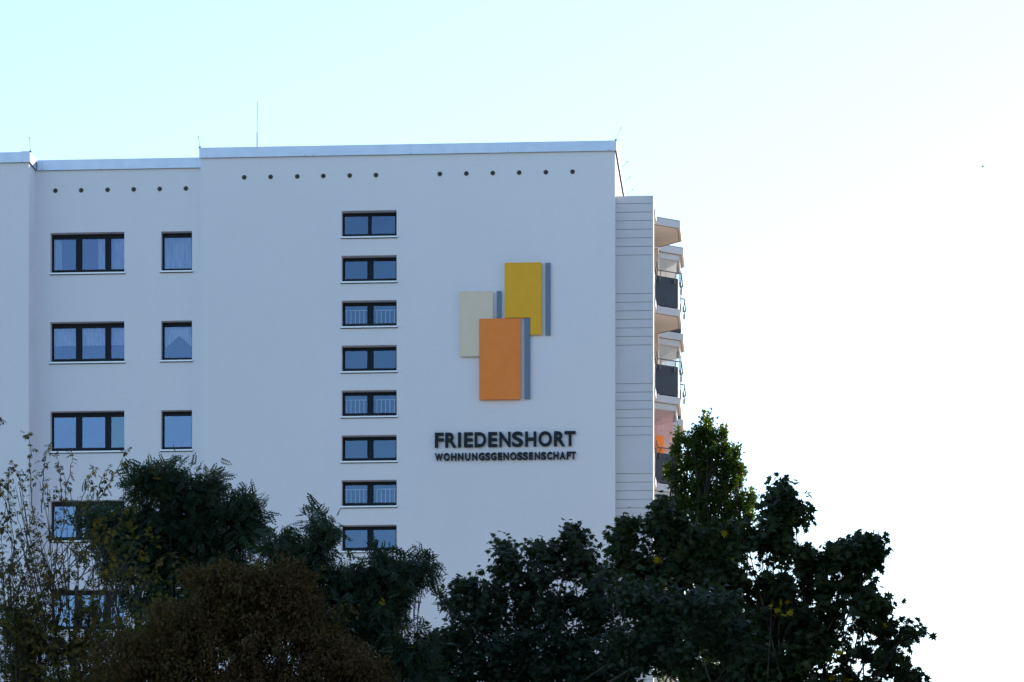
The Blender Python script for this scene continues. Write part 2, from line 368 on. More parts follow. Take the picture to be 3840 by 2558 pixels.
# windows ---------------------------------------------------
def sheet(x0, x1, z1, zf, Y, amp=.018, wl=.11, nz=14, rng=random):
    """pleated hanging cloth, lower edge zf(t)"""
    s = MB(); nx = max(8, int((x1 - x0) / .025)); ph = rng.random() * 6
    idx = []
    for i in range(nx + 1):
        t = i / nx; x = x0 + (x1 - x0) * t; zb = zf(t)
        y = Y + amp * math.sin(x / wl * 6.283 + ph) + amp * .5 * math.sin(x / wl * 2.9 + ph * 2)
        for j in range(nz + 1): s.v.append((x, y * 1.0, z1 + (zb - z1) * j / nz))
    for i in range(nx):
        for j in range(nz):
            a = i * (nz + 1) + j; s.f.append((a, a + 1, a + nz + 2, a + nz + 1)); s.m.append(0)
    return s
def window(op, Yf, depth, panes, zt, zb, gmat='glass', slope_px=None, extras=None, gmats=None, label=None):
    """op = opening (x0,x1,z0,z1); panes = x ranges; zt, zb = top and bottom of the glass"""
    x0, x1, z0, z1 = op; yf = Yf + depth + .003
    f = MB(); f.plate(x0 - .04, x1 + .04, z0 - .06, z1 + .04, [(a, b, zb, zt) for a, b in panes], yf, yf + .07)
    for a, b in panes:                                    # sash profile standing proud round each pane, and its gasket
        f.plate(a - .045, b + .045, zb - .045, zt + .045, [(a + .0, b - .0, zb + .0, zt - .0)], yf - .012, yf - .001)
    fr = part(f.build('window', 'frame', B))
    if label: fr['label'] = label
    for i, (a, b) in enumerate(panes):
        gl = MB(); e = [random.uniform(-.0015, .0015) for _ in range(4)]
        gl.quad([(a - .01, yf + .03 + e[0], zb - .01), (b + .01, yf + .03 + e[1], zb - .01), (b + .01, yf + .03 + e[2], zt + .01), (a - .01, yf + .03 + e[3], zt + .01)])
        gl.build('pane', (gmats[i] if gmats else gmat), fr)
    s = MB(); s.box(x0 + .003, x1 - .003, Yf - .004, yf - .002, z0 + .002, z0 + .014)
    s.box(x0 - .035, x1 + .03, Yf - .055, Yf - .006, z0 - .034, z0 + .013)
    s.box(x0 - .038, x0 - .036, Yf - .055, Yf - .002, z0 - .028, z0 + .03); s.box(x1 + .031, x1 + .033, Yf - .055, Yf - .002, z0 - .028, z0 + .03)
    s.box(x0 - .03, x1 + .026, Yf - .035, Yf - .004, z0 - .052, z0 - .036, 1)  # dark strip painted in for the shade under the sill nose
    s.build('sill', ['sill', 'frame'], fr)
    if extras: extras(fr, yf + .03)
    return fr
random.seed(5)
def px2x(l, Y): return [(at(a, 0, Y).x, at(b, 0, Y).x) for a, b in l]
yl = YR + D_LEFT
tp = px2x([(202.0, 284.7), (307.7, 394.4), (416.3, 463.0)], yl); tp[2] = (tp[2][0], tx1 + .02)
tzt = at(240, 897.0, yl).z; tzb = at(240, 1013.0, yl).z
tp[2] = (tp[2][0], tp[2][0] + .44)
sp = px2x([(616.3, 718.5)], yl); szt = at(667, 890.0, yl).z; szb = at(667, 1007.5, yl).z
def c_row1(fr, y):
    a, b = tp[0]
    sheet(a - .02, a + .25 * (b - a) + .05, tzt + .03, lambda t: tzb, y + .12).build('curtain', 'curtain', fr)
    a, b = tp[1]
    sheet(a + .66 * (b - a), b + .05, tzt + .03, lambda t: tzb, y + .12).build('curtain', 'curtain', fr)
    a, b = tp[2]; sheet(a - .03, b + .02, tzt + .03, lambda t: tzb, y + .13).build('curtain', 'curtain', fr)
def c_row2(fr, y):
    d = -ST
    for a, b in tp:
        sheet(a - .02, b + .02, tzt + d + .03, lambda t: tzt + d - .53 + .012 * math.sin(t * 40), y + .12, .015, .07).build('curtain', 'lace', fr)
def c_s1(fr, y):
    a, b = sp[0]; sheet(a - .05, b + .05, szt + .03, lambda t: szb - .02, y + .10, .008, .2).build('curtain', 'curtain', fr)
def c_s2(fr, y):
    a, b = sp[0]; d = -ST
    def zf(t):
        s = abs(t - .52) / .5
        return szt + d - (.28 + .38 * min(1, s) ** 1.1) + .012 * math.sin(t * 60)
    sheet(a - .01, b + .01, szt + d + .03, zf, y + .10, .012, .09).build('curtain', 'lace', fr)
for k in range(NL):
    dz = -ST * k
    window((tx0, tx1, tz0 + dz, tz1 + dz), YR, D_LEFT, tp, tzt + dz, tzb + dz, 'glass' if k < 2 else 'glass_c',
           extras={0: c_row1, 1: c_row2}.get(k), gmats=['glass_c', 'glass_c', 'glass_b'] if k == 2 else None)
    window((sx0, sx1, sz0 + dz, sz1 + dz), YR, D_LEFT, sp, szt + dz, szb + dz, 'glass' if k < 2 else 'glass_c', extras={0: c_s1, 1: c_s2}.get(k))
ym = Y0 + D_MID
mzt = at(1340, 706 + 6.5 + 105.5, ym).z; 
mzt = at(1335, 811.3, ym).z; mzb = at(1335, 878.5, ym).z
ma = px2x([(1292.0, 1380.0), (1393.6, 1482.0)], ym); mb = px2x([(1293.7, 1377.3), (1400.3, 1484.3)], ym)
def stair_rail(dz):
    def f(fr, y):
        m = MB(); zt = mzt + dz - .115; yb = y + .12
        m.tube([(mx0 - .2, yb, zt), (mx1 + .2, yb, zt)], .014, 6)
        x = mx0 - .03
        while x < mx1 + .1:
            m.tube([(x, yb, zt), (x, yb, mzb + dz - .35)], .0125, 5); x += .136
        m.tube([(mx0 - .2, yb, mzb + dz - .35), (mx1 + .2, yb, mzb + dz - .35)], .011, 6)
        m.build('stair_rail', 'white_paint', fr)
    return f
for k in range(NM):
    dz = -1.4 * k
    window((mx0, mx1, mz0 + dz, mz1 + dz), Y0, D_MID, ma if k == 0 else mb, mzt + dz + (.004 if k == 0 else 0), mzb + dz, 'glass_d',
           extras=stair_rail(dz) if k in (2, 4, 6) else None)

# vents ------------------------------------------------------
def vent_mesh():
    m = MB(); n = 28; R1, R0 = .085, .072
    for k in range(n):
        a, b = 2 * math.pi * k / n, 2 * math.pi * (k + 1) / n
        ca, sa, cb, sb = math.cos(a), math.sin(a), math.cos(b), math.sin(b)
        m.quad([(R0 * ca, -.012, R0 * sa), (R1 * ca, -.012, R1 * sa), (R1 * cb, -.012, R1 * sb), (R0 * cb, -.012, R0 * sb)], 0)
        m.quad([(R1 * ca, -.012, R1 * sa), (R1 * ca, -.001, R1 * sa), (R1 * cb, -.001, R1 * sb), (R1 * cb, -.012, R1 * sb)], 0)
        m.quad([(R0 * ca, -.012, R0 * sa), (R0 * cb, -.012, R0 * sb), (R0 * cb, -.002, R0 * sb), (R0 * ca, -.002, R0 * sa)], 0)
    m.v += [(R0 * math.cos(2 * math.pi * k / n), -.002, R0 * math.sin(2 * math.pi * k / n)) for k in range(n)]
    m.f.append(tuple(range(len(m.v) - n, len(m.v)))); m.m.append(1)
    for z in (-.049, -.025, -.001, .023, .047):
        h = math.sqrt(R0 ** 2 - z * z) - .002
        m.box(-h, h, -.010, -.004, z - .0032, z + .0032, 2)
    return m.mesh('vent', ['ring', 'vent', 'slat'])
vm = vent_mesh()
zv = .5 * (at(916, 665, Y0).z + at(2147, 645, Y0).z)
for px in (916, 1015, 1115, 1212.5, 1311.5, 1410, 1649.5, 1749, 1848, 1947, 2047, 2147):
    o = link(bpy.data.objects.new('vent', vm), B); part(o); o.location = (at(px, 0, Y0).x, Y0, zv)
zv = .5 * (at(208, 715, YR).z + at(697.4, 708, YR).z)
for px in (208, 304.6, 403.6, 501.5, 599, 697.4):
    o = link(bpy.data.objects.new('vent', vm), B); part(o); o.location = (at(px, 0, YR).x, YR, zv)

# ribbed side fins, loggias and balconies -------------------
X_fin = -4.14
ZF_top = at(2380, 734.5, Y0 + .35).z
def fin(y0, y1, ztop, z_first, x0=X_main1 + .001):
    """concrete fin; its faces carry seven close joints and one tall plain panel per storey"""
    f = MB(); joints = []
    z = z_first; k = 0
    while z > .5:
        joints.append(z); k += 1; z -= (.267 if k % 8 else (2.8 - 7 * .267 + .267 * 0))
        if k % 8 == 0: joints[-1] = joints[-1]
    zs = [ztop] + joints + [0]
    for a, b in zip(zs[:-1], zs[1:]):
        f.box(x0, X_fin, y0, y1, b + .009, a - .009)
    f.box(x0 + .001, X_fin - .014, y0 + .014, y1 - .014, 0, ztop - .02, 1)
    return f
# joint pattern: after the top strip: 7 joints at .267 m pitch then a plain field of .93 m
def joint_list(z0):
    out = []; z = z0
    while z > .5:
        for i in range(7):
            out.append(z - .267 * i)
        z -= 2.8
    return out
zj = at(2311, 764.6, Y0 + .35).z
def fin2(y0, y1, ztop):
    f = MB(); x0 = X_main1 + .001; js_ = [j for j in joint_list(zj) if j > .3]
    zs = [ztop] + js_ + [0]
    for a, b in zip(zs[:-1], zs[1:]):
        f.box(x0, X_fin, y0, y1, b + (.008 if b > 0 else 0), a - (.008 if a < ztop else 0))
    f.box(x0 + .001, X_fin - .016, y0 + .016, y1 - .016, 0.01, ztop - .02, 1)
    return f
F1a, F1b = Y0 + .35, Y0 + 1.2
fo = part(fin2(F1a, F1b, ZF_top).build('side_fin', ['fin', 'groove'], B))
def spikes(name, pts, parent, h=.12):
    m = MB(); m.tube([(p[0], p[1], p[2] + .004) for p in (pts[0], pts[-1])], .012, 4)
    for p in pts:
        m.tube([p, (p[0] + random.uniform(-.02, .02), p[1] + random.uniform(-.03, .03), p[2] + h)], .0022, 3)
    return m.build(name, 'steel', parent)
spikes('bird_spikes', [(X_main1 + .25 + .07 * i, F1a + .1, ZF_top) for i in range(13)], fo)
BAYS = [(F1b, 124.5, 125.1, 126.95, 127.7, 128.0)]
BAYS.append(tuple(v + 3.75 for v in (124.25, 124.5, 125.1, 126.95, 127.7, 128.0)))
X_B = -3.37
for bi, bay in enumerate(BAYS):
    pf_ = MB(); pf_.box(X_main1 + .001, X_fin, bay[4], bay[4] + .5, 0, ZF_top - .45 - .05 * bi); part(pf_.build('side_fin', 'bounce_beige', B))  # beige tone carries the painted warm bounce
zs0 = at(2551.6, 855.7, 125.1).z
def outline(bay, grow=0.):
    ya, a, b, c, d, e = bay
    return [(-4.10 + grow, ya + .003), (-4.09 + grow, a), (X_B + grow, b), (X_B + grow, c), (-4.07 + grow, d - .01)]
def wall_path(m, pts, z0, z1, t=.03, mi=0, ext=0.):
    for (p, q) in zip(pts[:-1], pts[1:]):
        d = Vector((q[0] - p[0], q[1] - p[1])); l = d.length; d.normalize(); n = Vector((-d.y, d.x)) * t  # to the building side
        m.prism([(p[0] + d.x * ext, p[1] + d.y * ext), (q[0] - d.x * ext, q[1] - d.y * ext), (q[0] - d.x * ext + n.x, q[1] - d.y * ext + n.y), (p[0] + d.x * ext + n.x, p[1] + d.y * ext + n.y)], z0, z1, mi)
for bi, bay in enumerate(BAYS):
    pts = outline(bay)
    for k in range(0, 8):
        zb = zs0 - ST * k + (0 if bi == 0 else 0)
        s = MB(); s.prism([(X_main1 + .004, pts[0][1])] + pts + [(X_main1 + .004, pts[-1][1])], zb, zb + .22)
        s.quad([(X_main1 + .02, pts[0][1] + .01, zb - .0015)] + [(x - .012, y + .005, zb - .0015) for x, y in pts][0:1] + [(x - .012, y, zb - .0015) for x, y in pts][1:] + [(X_main1 + .02, pts[-1][1] - .01, zb - .0015)], 2)  # underside sheet with the warm bounce in its colour
        inn = [(x - .07, y + (.02 if i in (1, 2) else -.02 if i in (3, 4) else 0)) for i, (x, y) in enumerate(pts)]
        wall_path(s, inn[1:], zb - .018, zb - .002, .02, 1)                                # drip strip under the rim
        so = part(s.build('balcony' if k else 'balcony_roof', ['fin', 'groove', 'bounce_beige'], B))
        if k == 0:
            spikes('bird_spikes', [(pts[1][0] + (pts[2][0] - pts[1][0]) * t / 9, pts[1][1] + (pts[2][1] - pts[1][1]) * t / 9, zb + .22) for t in range(10)], so, .1)
            continue
        zt = zb + .22
        pp = [(x - .06, y) for x, y in pts]
        def piece(p, q, mat, nm='parapet_panel', z0=zt + .05, z1=zt + .97, t=.03, par=so):
            m_ = MB(); wall_path(m_, [p, q], z0, z1, t); return m_.build(nm, mat, par)
        piece((pp[1][0] + .03, pp[1][1] + .03), (pp[2][0] - .02, pp[2][1] - .01), 'slate')
        piece((pp[3][0] - .02, pp[3][1] + .01), (pp[4][0] + .03, pp[4][1] - .03), 'slate')
        piece((pp[2][0], pp[2][1] + .02), (pp[3][0], pp[3][1] - .02), 'white_paint')
        piece((pp[0][0], pp[0][1] + .02), pp[1], 'white_paint')
        rl = MB(); rp = [(x + .035, y) for x, y in pts]
        rl.tube([(x, y, zt + 1.13) for x, y in rp], .019, 6)
        for (p, q) in zip(rp[:-1], rp[1:]):
            for t in ((.14, .78) if p is rp[1] else (.2, .8)):
                x, y = p[0] + (q[0] - p[0]) * t, p[1] + (q[1] - p[1]) * t
                rl.tube([(x, y, zt + 1.13), (x - .035, y + .01, zt + .98), (x - .045, y + .012, zt + .80)], .014, 5)
                rl.box(x - .075, x - .02, y - .045, y - .012, zt + .78, zt + .94)
        rl.build('handrail', 'steel', so)
        # storey below slab k-1, glazing set above the parapet
        glz = {(1, 1): 'blind', (1, 2): 'venetian', (0, 3): 'pink', (1, 3): 'blind', (0, 4): 'cream', (1, 4): 'blind', (0, 6): 'blind'}.get((bi, k))
        if glz:
            z1 = zb + ST - .01; z0 = zt + .98; gp = [(x - .13, y) for x, y in pts]
            fr = MB()
            wall_path(fr, gp[1:], z1 - .19, z1 - .002, .04); wall_path(fr, gp[1:], z0, z0 + .04, .04)
            for j in (1, 2, 3, 4):
                fr.tube([(gp[j][0], gp[j][1], z0), (gp[j][0], gp[j][1], z1 - .1)], .022, 4)
            mxp = ((gp[1][0] * .6 + gp[2][0] * .4), (gp[1][1] * .6 + gp[2][1] * .4))
            fr.tube([(*mxp, z0), (*mxp, z1 - .1)], .008, 4)
            gf = fr.build('balcony_glazing', 'fin', so)
            for p, q in zip(gp[1:-1], gp[2:]):
                gg = MB()
                gg.quad([(p[0] - .01, p[1] + .01, z0), (q[0] - .01, q[1] + .01, z0), (q[0] - .01, q[1] + .01, z1 - .15), (p[0] - .01, p[1] + .01, z1 - .15)])
                gg.build('pane', 'glass_clear', gf)
            bl = MB(); bp_ = [(x - .09, y + .02) for x, y in gp]
            zbt = z0 - .3 if glz != 'blind' else z0 + .25
            nsl = int((z1 - .2 - zbt) / .045); p, q = bp_[1], bp_[2]
            if glz in ('pink', 'venetian'):
                for j in range(nsl):
                    z = zbt + j * .045
                    bl.quad([(p[0], p[1], z), (q[0], q[1], z), (q[0] - .012, q[1] + .012, z + .040), (p[0] - .012, p[1] + .012, z + .040)])
            else: bl.quad([(p[0], p[1], zbt), (q[0], q[1], zbt), (q[0], q[1], z1 - .2), (p[0], p[1], z1 - .2)])
            bl.build('blind', 'blind_pink' if glz == 'pink' else 'blind', gf)
            if glz == 'pink':
                oc = MB(); p, q = (gp[1][0] + .06, gp[1][1] - .05), (mxp[0] + .06, mxp[1] - .05)
                oc.quad([(p[0] + .03, p[1] - .0, z0 - .02), (q[0] + .0, q[1] - .03, z0 - .02), (q[0] + .0, q[1] - .03, z0 + .52), (p[0] + .03, p[1] - .0, z0 + .52)])
                tag(oc.build('awning_cloth', 'orange_cloth', so), 'bright orange cloth panel')
# loggia back wall: a door-high window strip per storey keeps the recess from reading blank
lb = MB()
for bi, bay in enumerate(BAYS):
    for k in range(1, 8):
        z = zs0 - ST * k + .24
        lb.box(X_main1 + .002, X_main1 + .04, bay[1] + .5, bay[3] + .2, z, z + 2.1)
part(lb.build('balcony_door', 'frame', B))

# lightning rods and mast ------------------------------------
def rod(p, q, foot=True):
    m = MB(); p = Vector(p); q = Vector(q)
    m.tube([p, q], .0065, 5); m.tube([q - (q - p).normalized() * .01, q + (q - p).normalized() * .025], .014, 6)
    if foot: m.tube([p + Vector((0, 0, -.03)), p + Vector((0, 0, .03))], [.05, .02], 6)
    return part(m.build('lightning_rod', 'rod', B))
def rodp(a, b, Y, Z=None):
    P = at(*a, Y); Q = at(*b, Y); return rod(P, Q)
P = at(2309, 528, Y0); P.z = Z_top + .03; rod(P, P + Vector((.165, 0, .36)))
for yy in (3.6, 5.6, 7.3):
    P = Vector((cm1 - .05, Y0 + yy, Z_top + .03)); rod(P, P + Vector((.24, 0, .22)))
P = Vector((at(749.5, 0, Y0).x, Y0, Z_top + .03)); rod(P, P + Vector((-.05, 0, .33)))
P = Vector((at(113.8, 0, YL).x, YL, ZR_top + .03)); rod(P, P + Vector((-.03, 0, .42)))
m = MB(); m.tube([P, P + Vector((-.28, 0, .0)), P + Vector((-.33, 0, -.03))], .008, 5); part(m.build('lightning_conductor', 'rod', B))
pm = at(964, 552, Y0 + 2.5); ptop = at(965, 382.5, Y0 + 2.5); pmid = at(964, 497, Y0 + 2.5)
m = MB(); m.tube([(pm.x, pm.y, Z_cop - .1), (pmid.x, pmid.y, pmid.z)], .017, 6); m.tube([pmid, ptop], .009, 6)
part(m.build('roof_mast', 'mast', B))

# ------------------------------------------------------------------ the sign: emblem and lettering
def cpx(cx, cy): return 1580 + cx / 1.845, 930 + cy / 1.845
EM = thing('wall_emblem', 'emblem of overlapping cream, yellow and orange rectangles with blue-grey bars on the gable wall', 'sign', (at(1900, 1500, Y0).x, Y0, at(1900, 1500, Y0).z))
def empart(o, E): o.matrix_parent_inverse = Matrix.Translation(-Vector(E.location)); return o
# rows of the emblem are straightened with the perspective slope at mid height
def ex(cx): return at(cpx(cx, 0)[0], 0, Y0 - .1).x
def ez(cx, cy): a = cpx(cx, cy); return at(a[0], a[1], Y0 - .1).z
def panel(pts, mat, y0, y1, rim=True, name='panel'):
    m = MB(); P = [(ex(a), ez(550, b)) for a, b in pts]
    m.prism_y(P, y0, y1)
    o = m.build(name, mat, EM)
    empart(o, EM)
    mod = o.modifiers.new('b', 'BEVEL'); mod.width = .006; mod.segments = 2
    if rim:   # raised lip along the face edge
        r_ = MB(); n = len(P)
        for i in range(n):
            p, q = P[i], P[(i + 1) % n]
            t = .014
            x0, x1 = sorted((p[0], q[0])); z0, z1 = sorted((p[1], q[1]))
            if x1 - x0 < 1e-4: x0 -= t / 2; x1 += t / 2; z0 += t / 2 + .001; z1 -= t / 2 + .001
            else: z0 -= t / 2; z1 += t / 2; x0 -= t / 2; x1 += t / 2
            r_.box(x0, x1, y0 - .006, y0 - .001 + .012, z0, z1)
        r_.build('rim', mat, o)
    return o
G_ = 2.0
panel([(267, 298), (495, 298), (495, 487), (400, 487), (400, 746), (267, 746)], 'cream', Y0 - .10, Y0 - .02)
panel([(579, 105), (831, 105), (831, 602), (755, 602), (755, 483), (579, 483)], 'yellow', Y0 - .10, Y0 - .02)
panel([(403, 491), (685, 491), (685, 1047), (403, 1047)], 'orange', Y0 - .13, Y0 - .02)
panel([(521, 296), (553, 296), (553, 487), (521, 487)], 'bluegrey', Y0 - .08, Y0 - .015, False, 'bar')
panel([(713, 489), (752, 489), (752, 1045), (713, 1045)], 'bluegrey', Y0 - .10, Y0 - .015, False, 'bar')
panel([(858, 106), (893, 106), (893, 606), (858, 606)], 'bluegrey', Y0 - .08, Y0 - .015, False, 'bar')

def lettering(text, ranges, top_c, bot_c, label, name, bold, seps=None):
    """top_c/bot_c: (left y, right y) of the row in the crop of scale 3.797 at (1580,1580)"""
    def X(c): return at(1580 + c / 3.797, 0, Y0 - .06).x
    def Zc(c, y): return at(1580 + c / 3.797, 1580 + y / 3.797, Y0 - .06).z
    zt = .5 * (Zc(ranges[0][0], top_c[0]) + Zc(ranges[-1][1], top_c[1])); zb = .5 * (Zc(ranges[0][0], bot_c[0]) + Zc(ranges[-1][1], bot_c[1]))
    T = thing(name, label, 'sign', (X((ranges[0][0] + ranges[-1][1]) / 2), Y0, zb))
    dg = bpy.context.evaluated_depsgraph_get()
    for ch, (a, b) in zip(text, ranges):
        cu = bpy.data.curves.new('t', 'FONT'); cu.body = ch; cu.size = 1.0; cu.offset = bold; cu.extrude = .1; cu.resolution_u = 8
        to = bpy.data.objects.new('t', cu); C.objects.link(to); dg.update()
        me = bpy.data.meshes.new_from_object(to.evaluated_get(dg)); bpy.data.objects.remove(to); bpy.data.curves.remove(cu)
        n = len(me.vertices); co = np.empty(n * 3, 'f'); me.vertices.foreach_get('co', co); co = co.reshape(-1, 3)
        lo, hi = co.min(0), co.max(0)
        over = .014 if ch in 'OSCGU' else 0
        x = X(a) + (co[:, 0] - lo[0]) / (hi[0] - lo[0]) * (X(b) - X(a))
        z0_, z1_ = zb - (over if ch in 'OSCGU' else 0) * (zt - zb) , zt + (over if ch in 'OSCG' else 0) * (zt - zb)
        z = z0_ + (co[:, 1] - lo[1]) / (hi[1] - lo[1]) * (z1_ - z0_)
        y = Y0 - .085 + (hi[2] - co[:, 2]) / (hi[2] - lo[2]) * .06
        me.vertices.foreach_set('co', np.stack([x, y, z], 1).astype('f').ravel())
        me.materials.clear(); me.materials.append(M['letter']); me.name = 'letter'; me.update()
        empart(link(bpy.data.objects.new('letter', me), T), T)
    return T
lettering('FRIEDENSHORT', [(193, 318), (340, 502), (521, 566), (608, 736), (758, 922), (952, 1082), (1110, 1270), (1290, 1448), (1478, 1637), (1668, 1858), (1888, 2049), (2038, 2196)],
          (165, 137), (375, 353), 'large dark raised capital letters on the gable wall, upper line of the sign', 'sign_lettering', .031)
lettering('WOHNUNGSGENOSSENSCHAFT', [(193, 307), (317, 405), (424, 500), (521, 600), (622, 698), (722, 799), (817, 897), (908, 983), (990, 1070), (1090, 1153), (1168, 1246), (1263, 1355), (1362, 1440), (1443, 1518), (1533, 1590), (1612, 1690), (1704, 1778), (1790, 1865), (1880, 1955), (1968, 2053), (2068, 2125), (2126, 2202)],
          (455, 432), (562, 541), 'small dark raised capital letters on the gable wall, lower line of the sign', 'sign_lettering', .040)

# ------------------------------------------------------------------ trees
K = 3840 / 2354.0                                  # tree silhouettes were read at this scale of the photo
def leaf_shape(kind):
    """returns verts (x forward from the stalk, y across, z up), faces"""
    if kind == 'maple':       # five pointed lobes
        prof = [(0, .0), (.06, .12), (-.06, .42), (.14, .28), (.30, .64), (.40, .27), (.62, .42), (.64, .13), (1.0, 0)]
        v = [(0, 0, 0), (.5, 0, .0), (1.0, 0, -.12)]
        up = [(x, y, -.18 * abs(y) + .0 - .12 * x * x) for x, y in prof[1:-1]]
        dn = [(x, -y, z) for x, y, z in up]
        v += up + dn; n = len(up)
        f = [tuple([0] + [3 + i for i in range(n)][::1] + [2, 1])]
        f = [(0, 1) + (2,) + tuple(3 + i for i in range(n - 1, -1, -1)), (0,) + tuple(3 + n + i for i in range(n)) + (2, 1)]
        return np.array(v, 'f'), f
    if kind == 'robinia':     # feather leaf of 13 leaflets
        v, f = [], []
        def leaflet(x, y, ang, l, w, dz):
            n = len(v); c, s = math.cos(ang), math.sin(ang)
            for a, b in ((0, 0), (l * .5, w / 2), (l, 0), (l * .5, -w / 2)):
                v.append((x + a * c - b * s, y + a * s + b * c, dz - .25 * a * abs(s)))
            f.append((n, n + 1, n + 2, n + 3))
        for i in range(5):
            x = .16 + i * .15; l = .29 - .015 * i
            leaflet(x, .01, 1.15, l, .155, -.3 * x * x); leaflet(x, -.01, -1.15, l, .155, -.3 * x * x)
        leaflet(.86, 0, 0, .24, .12, -.24)
        return np.array(v, 'f'), f
    if kind == 'elder':       # compound leaf of five pointed leaflets
        v, f = [], []
        def lf(x, ang, l, w):
            n = len(v); c, s = math.cos(ang), math.sin(ang)
            for a, b in ((0, 0), (l * .4, w / 2), (l, 0), (l * .4, -w / 2)):
                v.append((x + a * c - b * s, a * s + b * c, -.35 * a))
            f.append((n, n + 1, n + 2, n + 3))
        lf(.25, .9, .5, .22); lf(.25, -.9, .5, .22); lf(.5, .6, .5, .22); lf(.5, -.6, .5, .22); lf(.6, 0, .5, .24)
        return np.array(v, 'f'), f
    if kind == 'oval':
        v = [(0, 0, 0), (.3, .21, .03), (.7, .17, -.03), (1, 0, -.12), (.7, -.17, -.03), (.3, -.21, .03)]
        return np.array(v, 'f'), [(0, 1, 2, 3), (0, 3, 4, 5)]
    if kind == 'poplar':
        v = [(0, 0, 0), (.18, .40, 0), (1, 0, -.05), (.18, -.40, 0)]
        return np.array(v, 'f'), [(0, 3, 2, 1)]

def leaves(name, kind, P, FW, UP, S, val, mat, parent):
    """one mesh of leaves: P positions, FW forward vectors, UP approximate normals, S sizes, val 0..1"""
    v0, f0 = leaf_shape(kind); n = len(P)
    FW = FW / np.linalg.norm(FW, axis=1, keepdims=True)
    SD = np.cross(UP, FW); SD /= np.linalg.norm(SD, axis=1, keepdims=True) + 1e-9
    UPn = np.cross(FW, SD)
    V = (P[:, None, :] + S[:, None, None] * (v0[None, :, 0, None] * FW[:, None, :] + v0[None, :, 1, None] * SD[:, None, :] + v0[None, :, 2, None] * UPn[:, None, :]))
    nv = len(v0); sizes = np.array([len(f) for f in f0]); flat = np.concatenate([np.array(f) for f in f0])
    loops = (flat[None, :] + (np.arange(n) * nv)[:, None]).ravel().astype('i')
    tot = np.tile(sizes, n); start = np.concatenate([[0], np.cumsum(tot)[:-1]])
    me = bpy.data.meshes.new(name)
    me.vertices.add(n * nv); me.vertices.foreach_set('co', V.astype('f').ravel())
    me.loops.add(len(loops)); me.loops.foreach_set('vertex_index', loops)
    me.polygons.add(len(tot)); me.polygons.foreach_set('loop_start', start.astype('i')); me.polygons.foreach_set('loop_total', tot.astype('i'))
    at_ = me.attributes.new('leaf', 'FLOAT', 'POINT'); at_.data.foreach_set('value', np.repeat(val, nv).astype('f'))
    me.update(); me.validate(); me.materials.append(M[mat])
    o = link(bpy.data.objects.new(name, me), parent); o.matrix_parent_inverse = Matrix.Translation(-Vector(parent.location)); return o

def unit(rng, n):
    d = rng.normal(size=(n, 3)); return d / np.linalg.norm(d, axis=1, keepdims=True)

